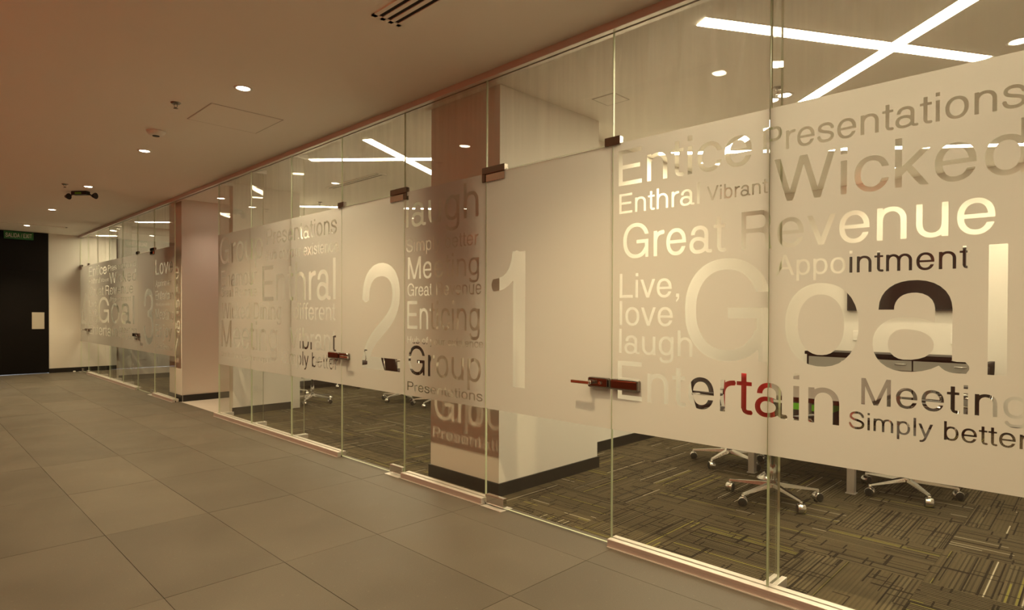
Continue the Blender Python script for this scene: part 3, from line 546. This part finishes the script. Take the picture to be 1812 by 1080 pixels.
for (x, y), s in zip(ROOM_DL, ['beside the ceiling sprinkler of meeting room 1', 'at the frame edge in meeting room 1', 'at the end wall of meeting room 2', 'of the far meeting room 3'] + ['added beside the low cabinet to brighten the back wall', 'added over the middle of the low cabinet to brighten the back wall', 'added near the back of meeting room 2 to brighten the wall', 'added near the middle of the room 2 back wall to brighten it', 'added near the far back corner of meeting room 2 for brightness', 'added deeper by the end wall of meeting room 2 to brighten it']):
    downlight(x, y, 'round recessed downlight ' + s, 'meeting room downlights', P_BACK if x > 3 else P_ROOM, 168 if x > 3 else 140, .5, LEDC)
downlight(*ALC_DL, 'round recessed downlight in the open passage', 'passage downlight', 20, 105, 1.0, (1, .72, .52))

def strip(x0, y0, x1, y1, lab, dz=0, w=.104):
    L = math.hypot(x1-x0, y1-y0); a = math.atan2(y1-y0, x1-x0)
    root = empty('ceiling_light_strip', ((x0+x1)/2, (y0+y1)/2, HC), a, label=lab, cat='light strip', group='crossing ceiling light strips')
    MB().use('strip').box(-L/2, -w/2, -.004-dz, L/2, w/2, -.0008).build('diffuser', root)
    k = MB().use('ceil')
    k.box(-L/2-.004, -w/2-.004, -.003-dz, L/2+.004, -w/2, 0); k.box(-L/2-.004, w/2, -.003-dz, L/2+.004, w/2+.004, 0)
    k.build('rim', root)
strip(.33, 1.765, 2.18, .632, 'glowing ceiling strip nearest the glass in meeting room 1')
strip(-.0+.22, -.46, 3.58, 3.39, 'long glowing ceiling strip crossing meeting room 1 diagonally', .001)
strip(2.83, 3.55, 5.40, .25, 'long glowing ceiling strip deep in meeting room 1', .002)
strip(.305, 5.405, 2.25, 6.395, 'glowing ceiling strip in room 2 rising from the glass near door 2')
strip(.30, 6.60, 2.00, 4.70, 'glowing ceiling strip in room 2 crossing above door 2', .001)
strip(1.576, 9.72, 4.60, 7.15, 'long glowing ceiling strip deep in meeting room 2')
strip(.275, 13.70, 2.0, 12.05, 'glowing ceiling strip in meeting room 3')
strip(.25, 16.85, 1.7, 15.6, 'glowing ceiling strip in meeting room 4 towards the end wall')
strip(.25, 15.52, 1.6, 16.15, 'glowing ceiling strip crossing in meeting room 4', .001)

def hatch(x0, y0, x1, y1, lab):
    root = empty('ceiling_hatch', ((x0+x1)/2, (y0+y1)/2, HC), label=lab, cat='hatch'); a, b = (x1-x0)/2, (y1-y0)/2; t = .005
    k = MB().use('seam'); k.box(-a, -b, -.003, a, -b+t, 0); k.box(-a, b-t, -.003, a, b, 0); k.box(-a, -b+t, -.003, -a+t, b-t, 0); k.box(a-t, -b+t, -.003, a, b-t, 0)
    k.build('frame', root); B('panel', 'ceil', (-a+t+.004, -b+t+.004, -.004, a-t-.004, b-t-.004, 0), root)
hatch(-1.203, 5.405, -.575, 6.01, 'square access hatch in the corridor ceiling')
hatch(.945, 2.83, 1.165, 3.05, 'small square access hatch in the ceiling of meeting room 1')
def diffuser(x0, y0, x1, y1, n, lab, along='y'):
    root = empty('slot_diffuser', (0, 0, 0), label=lab, cat='air vent', group='linear slot air diffusers')
    k = MB().use('ceil'); B('plenum', 'dark', (x0+.006, y0+.006, HC-.0035, x1-.006, y1-.006, HC-.0005), root)
    W = (x1-x0) if along == 'y' else (y1-y0); sl = W/(2*n+1)
    def bar(a, b, nm):
        if along == 'y': B(nm, 'ceil', (x0+a, y0, HC-.009, x0+b, y1, HC), root)
        else: B(nm, 'ceil', (x0, y0+a, HC-.009, x1, y0+b, HC), root)
    for i in range(n+1): bar(2*i*sl, (2*i+1)*sl, 'slat')
    e = .03
    if along == 'y': B('end_cap', 'ceil', (x0, y0-.005, HC-.009, x1, y0+e, HC), root); B('end_cap', 'ceil', (x0, y1-e, HC-.009, x1, y1+.005, HC), root)
    else: B('end_cap', 'ceil', (x0-.005, y0, HC-.009, x0+e, y1, HC), root); B('end_cap', 'ceil', (x1-e, y0, HC-.009, x1+.005, y1, HC), root)
diffuser(-1.10, 1.9, -.905, 3.12, 3, 'three-slot air diffuser in the corridor ceiling at the top edge')
diffuser(1.20, 6.60, 1.33, 7.92, 2, 'two-slot air diffuser in the ceiling of meeting room 2')
diffuser(-2.4, 15.645, -.52, 15.72, 1, 'single-slot air diffuser across the corridor near the end door', 'x')
def sprinkler(x, y, lab):
    o = MB().use('bronze').lathe([(.040, HC), (.040, HC-.004), (.030, HC-.012), (.012, HC-.014)], 24, (x, y, 0)).build('sprinkler'); tag(o, lab, 'sprinkler', 'ceiling sprinklers')
    MB().use('bronze').tube([(x-.011, y, HC-.012), (x-.013, y, HC-.030), (x, y, HC-.044)], .0025, 6).tube([(x+.011, y, HC-.012), (x+.013, y, HC-.030), (x, y, HC-.044)], .0025, 6).build('yoke', o)
    MB().use('bronze').lathe([(.004, HC-.040), (.018, HC-.047), (.018, HC-.049), (.004, HC-.050)], 16, (x, y, 0)).build('deflector', o)
sprinkler(-1.411, 5.62, 'chrome sprinkler in the corridor ceiling beside the square hatch')
sprinkler(-1.413, 10.33, 'sprinkler in the corridor ceiling beside the emergency lamp')
sprinkler(1.739, 1.857, 'sprinkler in the meeting room 1 ceiling near a downlight'); sprinkler(1.715, 9.05, 'sprinkler in the ceiling of meeting room 2')
sd = MB().use('white').lathe([(.085, HC), (.083, HC-.012), (.066, HC-.038), (.040, HC-.046)], 32, (-1.282, 6.645, 0)).build('smoke_detector'); tag(sd, 'white round smoke detector on the corridor ceiling', 'smoke detector')
MB().use('blackp').lathe([(.032, HC-.045), (.030, HC-.052), (.02, HC-.053)], 20, (-1.282, 6.645, 0)).build('sensor_grille', sd)
el = empty('emergency_lamp', (-1.15, 10.80, HC), R_(-52), label='black twin-head emergency lamp under the corridor ceiling', cat='emergency lamp')
MB().use('blackp').box(-.12, -.045, -.055, .12, .045, 0, .010).build('housing', el)
for s in (-1, 1):
    h_ = MB().use('blackp').tube([(s*.10, 0, -.03), (s*.17, 0, -.06), (s*.19, 0, -.07)], .010, 8)
    h_.lathe([(.018, -.03), (.044, .02), (.046, .03)], 18, (s*.215, 0, -.07), 'X'); ho = h_.build('lamp_head', el)
B('indicator', 'green', (-.05, -.049, -.045, .05, -.045, -.02), el)

# ================================================================ FURNITURE
def caster_mesh():
    k = MB().use('chair_chrome'); k.tube([(0, 0, .058), (0, 0, .085)], .010, 10)
    k.lathe([(.032, -.026), (.034, -.024), (.034, .024), (.032, .026)], 18, (.0, 0, .034), 'Y')
    k.use('blackp'); k.lathe([(.020, -.031), (.031, -.0265), (.033, -.024)], 18, (0, 0, .034), 'Y'); k.lathe([(.033, .024), (.031, .0265), (.020, .031)], 18, (0, 0, .034), 'Y')
    return k.build('caster', link=False).data
CAST = caster_mesh()
def make_chair(label, redback=False, grp=None, phase=0):
    fab = 'redf' if redback else 'blackf'
    r = empty('office_chair', label=label, cat='chair', group=grp)
    k = MB().use('chair_chrome')
    k.lathe([(.030, .085), (.042, .095), (.042, .125), (.030, .140)], 20)
    for i in range(5):
        a = phase + i*2*math.pi/5; c, s = math.cos(a), math.sin(a)
        n = 8; rings = []
        for j in range(n+1):
            u = j/n; d = .03 + u*.305; w = .023*(1-u) + .011*u; h = .015*(1-u)+.006*u; z = .118 - .030*u
            rings.append([k.bm.verts.new((d*c - q*w*s, d*s + q*w*c, z+p*h)) for q, p in ((-1, -1), (1, -1), (.72, 1), (-.72, 1))])
        for A, Bq in zip(rings[:-1], rings[1:]):
            for e in range(4):
                f = k.bm.faces.new((A[e], A[(e+1) % 4], Bq[(e+1) % 4], Bq[e])); f.material_index = k.mi
        k.bm.faces.new(rings[0]); k.bm.faces.new(rings[-1])
    k.build('star_base', r)
    for i in range(5):
        a = phase + i*2*math.pi/5; piece('caster', CAST, r, (.33*math.cos(a), .33*math.sin(a), 0), a+R_(50+37*i))
    MB().use('chair_chrome').lathe([(.026, .12), (.026, .27), (.016, .272), (.016, .40)], 18).build('gas_column', r)
    MB().use('blackp').box(-.10, -.08, .395, .12, .08, .432, .01).build('tilt_mechanism', r)
    # seat: rounded cushion
    P = []
    for i in range(11):
        row = []
        for j in range(11):
            u, v = i/10*2-1, j/10*2-1; e = max(abs(u), abs(v)); q = (abs(u)**4+abs(v)**4)**.25
            sx = u/(q if q > 1 else 1); sy = v/(q if q > 1 else 1)
            zz = .500 - .045*max(0, e-.72)**1.5 - .012*(1-u*u)*(1-v*v) - (.02*max(0, u-.5))
            row.append((.25*sx, .245*sy, zz))
        P.append(row)
    MB().use(fab).grid(P, -.06, (0, 0, 1)).build('seat', r)
    # backrest: curved shell on the -x side
    P = []
    for i in range(13):
        row = []; u = i/12; z = .50 + u*.48
        for j in range(11):
            v = j/10*2-1; w = .235 - .035*u**3 - .02*(1-u)**2
            row.append((-.235 - .07*u - .02*math.sin(u*3.1) + .045*v*v, w*v, z - .02*v*v*u))
        P.append(row)
    bk = MB().use(fab).grid(P, -.028, (1, 0, 0)).build('backrest', r)
    fr = MB().use('chair_chrome'); fr.tube([(-.09, 0, .41), (-.24, 0, .42), (-.300, 0, .52), (-.325, 0, .70)], [.018, .018, .015, .012], 8); fr.build('back_bracket', r)
    for s in (-1, 1):
        am = MB().use('chair_chrome').tube([(.02, s*.20, .425), (.04, s*.29, .44), (.06, s*.305, .52), (.05, s*.305, .635), (.02, s*.30, .665), (-.12, s*.295, .67), (-.24, s*.26, .66)], .0115, 8)
        ao_ = am.build('armrest', r)
        MB().use('blackp').box(-.13, s*.30-.025, .673, .08, s*.30+.025, .695, .008).build('arm_pad', ao_)
    return r
proto = make_chair('black office chair on chrome five-star base at the right side of the room 1 table', grp='office chairs of meeting room 1', phase=R_(-90))
proto.location = (2.53, 1.13, 0); proto.rotation_euler = (0, 0, R_(90))
redc = make_chair('red-backed office chair at the glass end of the room 1 table', True, 'office chairs of meeting room 1', phase=R_(40))
redc.location = (1.63, 1.83, 0); redc.rotation_euler = (0, 0, R_(-20))
def place(x, y, a, lab, grp):
    c = copy_tree(proto); c.location = (x, y, 0); c.rotation_euler = (0, 0, R_(a)); c['label'] = lab; c['group'] = grp; return c
g1, g2 = 'office chairs of meeting room 1', 'office chairs of meeting room 2'
place(2.49, 2.575, -92, 'black office chair just left of the red-backed one at the room 1 table', g1)
for k, x in enumerate((3.35, 4.15)):
    place(x, 1.05 + .05*k, 88+4*k, 'black office chair deeper on the right side of the room 1 table, %s' % ('after the first', 'third', 'last')[k], g1)
place(1.51, 8.90, 25, 'black office chair standing loose beside the passage wall in meeting room 2', g2)
place(1.60, 9.95, -100, 'black office chair deep in the corner of meeting room 2', g2)
place(3.0, 10.25, -80, 'black office chair at the far end wall of meeting room 2', g2)
place(2.66, 8.12, -8, 'black office chair at the room 2 table seen below the figure 2', g2)
place(2.70, 7.34, 6, 'black office chair at the room 2 table half hidden by the wide column', g2)
place(2.72, 6.55, 0, 'black office chair at the room 2 table behind the wide column', g2)
for k, y in enumerate((6.7, 7.5, 8.3)): place(4.75, y, 180, 'black office chair on the far side of the room 2 table, place %s' % ('near', 'middle', 'far')[k], g2)

def table(x0, y0, x1, y1, lab, legs):
    r = empty('conference_table', ((x0+x1)/2, (y0+y1)/2, 0), label=lab, cat='table'); cx, cy = (x0+x1)/2, (y0+y1)/2; a, b = (x1-x0)/2, (y1-y0)/2
    B('tabletop', 'wood', (-a, -b, .712, a, b, .75), r, .004)
    k = MB().use('alu'); k.box(-a+.12, -b+.10, .66, a-.12, -b+.15, .711); k.box(-a+.12, b-.15, .66, a-.12, b-.10, .711); k.build('apron', r)
    for lx, ly in legs: MB().use('alu').box(lx-cx-.028, ly-cy-.028, .004, lx-cx+.028, ly-cy+.028, .66, .004).box(lx-cx-.035, ly-cy-.035, 0, lx-cx+.035, ly-cy+.035, .006).build('leg', r)
    return r
t1 = table(2.02, 1.30, 5.35, 2.42, 'long dark conference table in meeting room 1', [(2.30, 2.27), (2.24, 1.45), (3.7, 2.27), (3.7, 1.45), (5.1, 2.27), (5.1, 1.45)])
cr = MB().use('chair_chrome').lathe([(.085, 0), (.085, .004), (.030, .05), (.016, .052)], 28, (2.20-3.685, 2.10-1.86, 0)).build('cable_foot', t1)
k = MB().use('blackp')
for i in range(22): k.lathe([(.012, .052+i*.028), (.021, .058+i*.028), (.021, .070+i*.028), (.012, .076+i*.028)], 10, (2.20-3.685, 2.10-1.86, 0))
k.build('cable_spine', t1)
table(3.05, 6.2, 4.40, 8.75, 'dark conference table in meeting room 2', [(3.25, 6.4), (4.2, 6.4), (3.25, 8.55), (4.2, 8.55)])

tv = empty('wall_screen', (6.095, 1.90, 1.85), label='dark flat screen on the back wall of meeting room 1', cat='screen')
MB().use('blackp').box(-.06, -.66, -.385, -.012, .66, .385, .006).build('casing', tv); B('display', 'screen', (-.063, -.64, -.365, -.0605, .64, .365), tv); B('bracket', 'blackp', (-.012, -.2, -.1, .004, .2, .1), tv)
cb = empty('low_cabinet', (5.87, 2.02, 0), label='low black cabinet with grey doors under the wall screen', cat='cabinet')
B('body', 'black', (-.20, -.93, .0, .215, .93, .87), cb); B('top', 'black', (-.23, -.95, .872, .215, .95, .915), cb, .003)
for i in range(3):
    d_ = B('door', 'grey', (-.218, -.90+i*.605, .06, -.2005, -.90+i*.605+.59, .845), cb, .003)
    MB().use('alu').tube([(-.226, -.84+i*.605, .80), (-.226, -.72+i*.605, .80)], .005, 6).build('handle', d_)
for y, z, s in ((2.45, 1.125, 'nearer door 1'), (1.36, 1.115, 'nearer the frame edge')):
    o = tag(B('wall_socket', 'white', (6.085, y-.045, z-.065, 6.1, y+.045, z+.065), bev=.003), 'white wall socket plate below the screen, ' + s, 'socket', 'sockets on the room 1 back wall')
    MB().use('white').box(6.081, y-.022, z-.022, 6.0845, y+.022, z+.022, .001).build('rocker', o)
bx = empty('storage_box', (4.90, 2.58, 0), label='black box with a green band on the carpet beyond the room 1 table', cat='box')
B('body', 'blackp', (-.15, -.22, 0, .15, .22, .345), bx, .006); B('band', 'green', (-.153, -.223, .235, .153, .223, .315), bx); B('lid', 'blackp', (-.16, -.23, .346, .16, .23, .368), bx, .004)
st = tag(MB().use('white').lathe([(.028, 0), (.030, .004), (.024, .022), (.012, .026)], 16, (-.14, 17.18, 0)).build('door_stop'), 'small white door stop on the floor by the end wall', 'door stop')
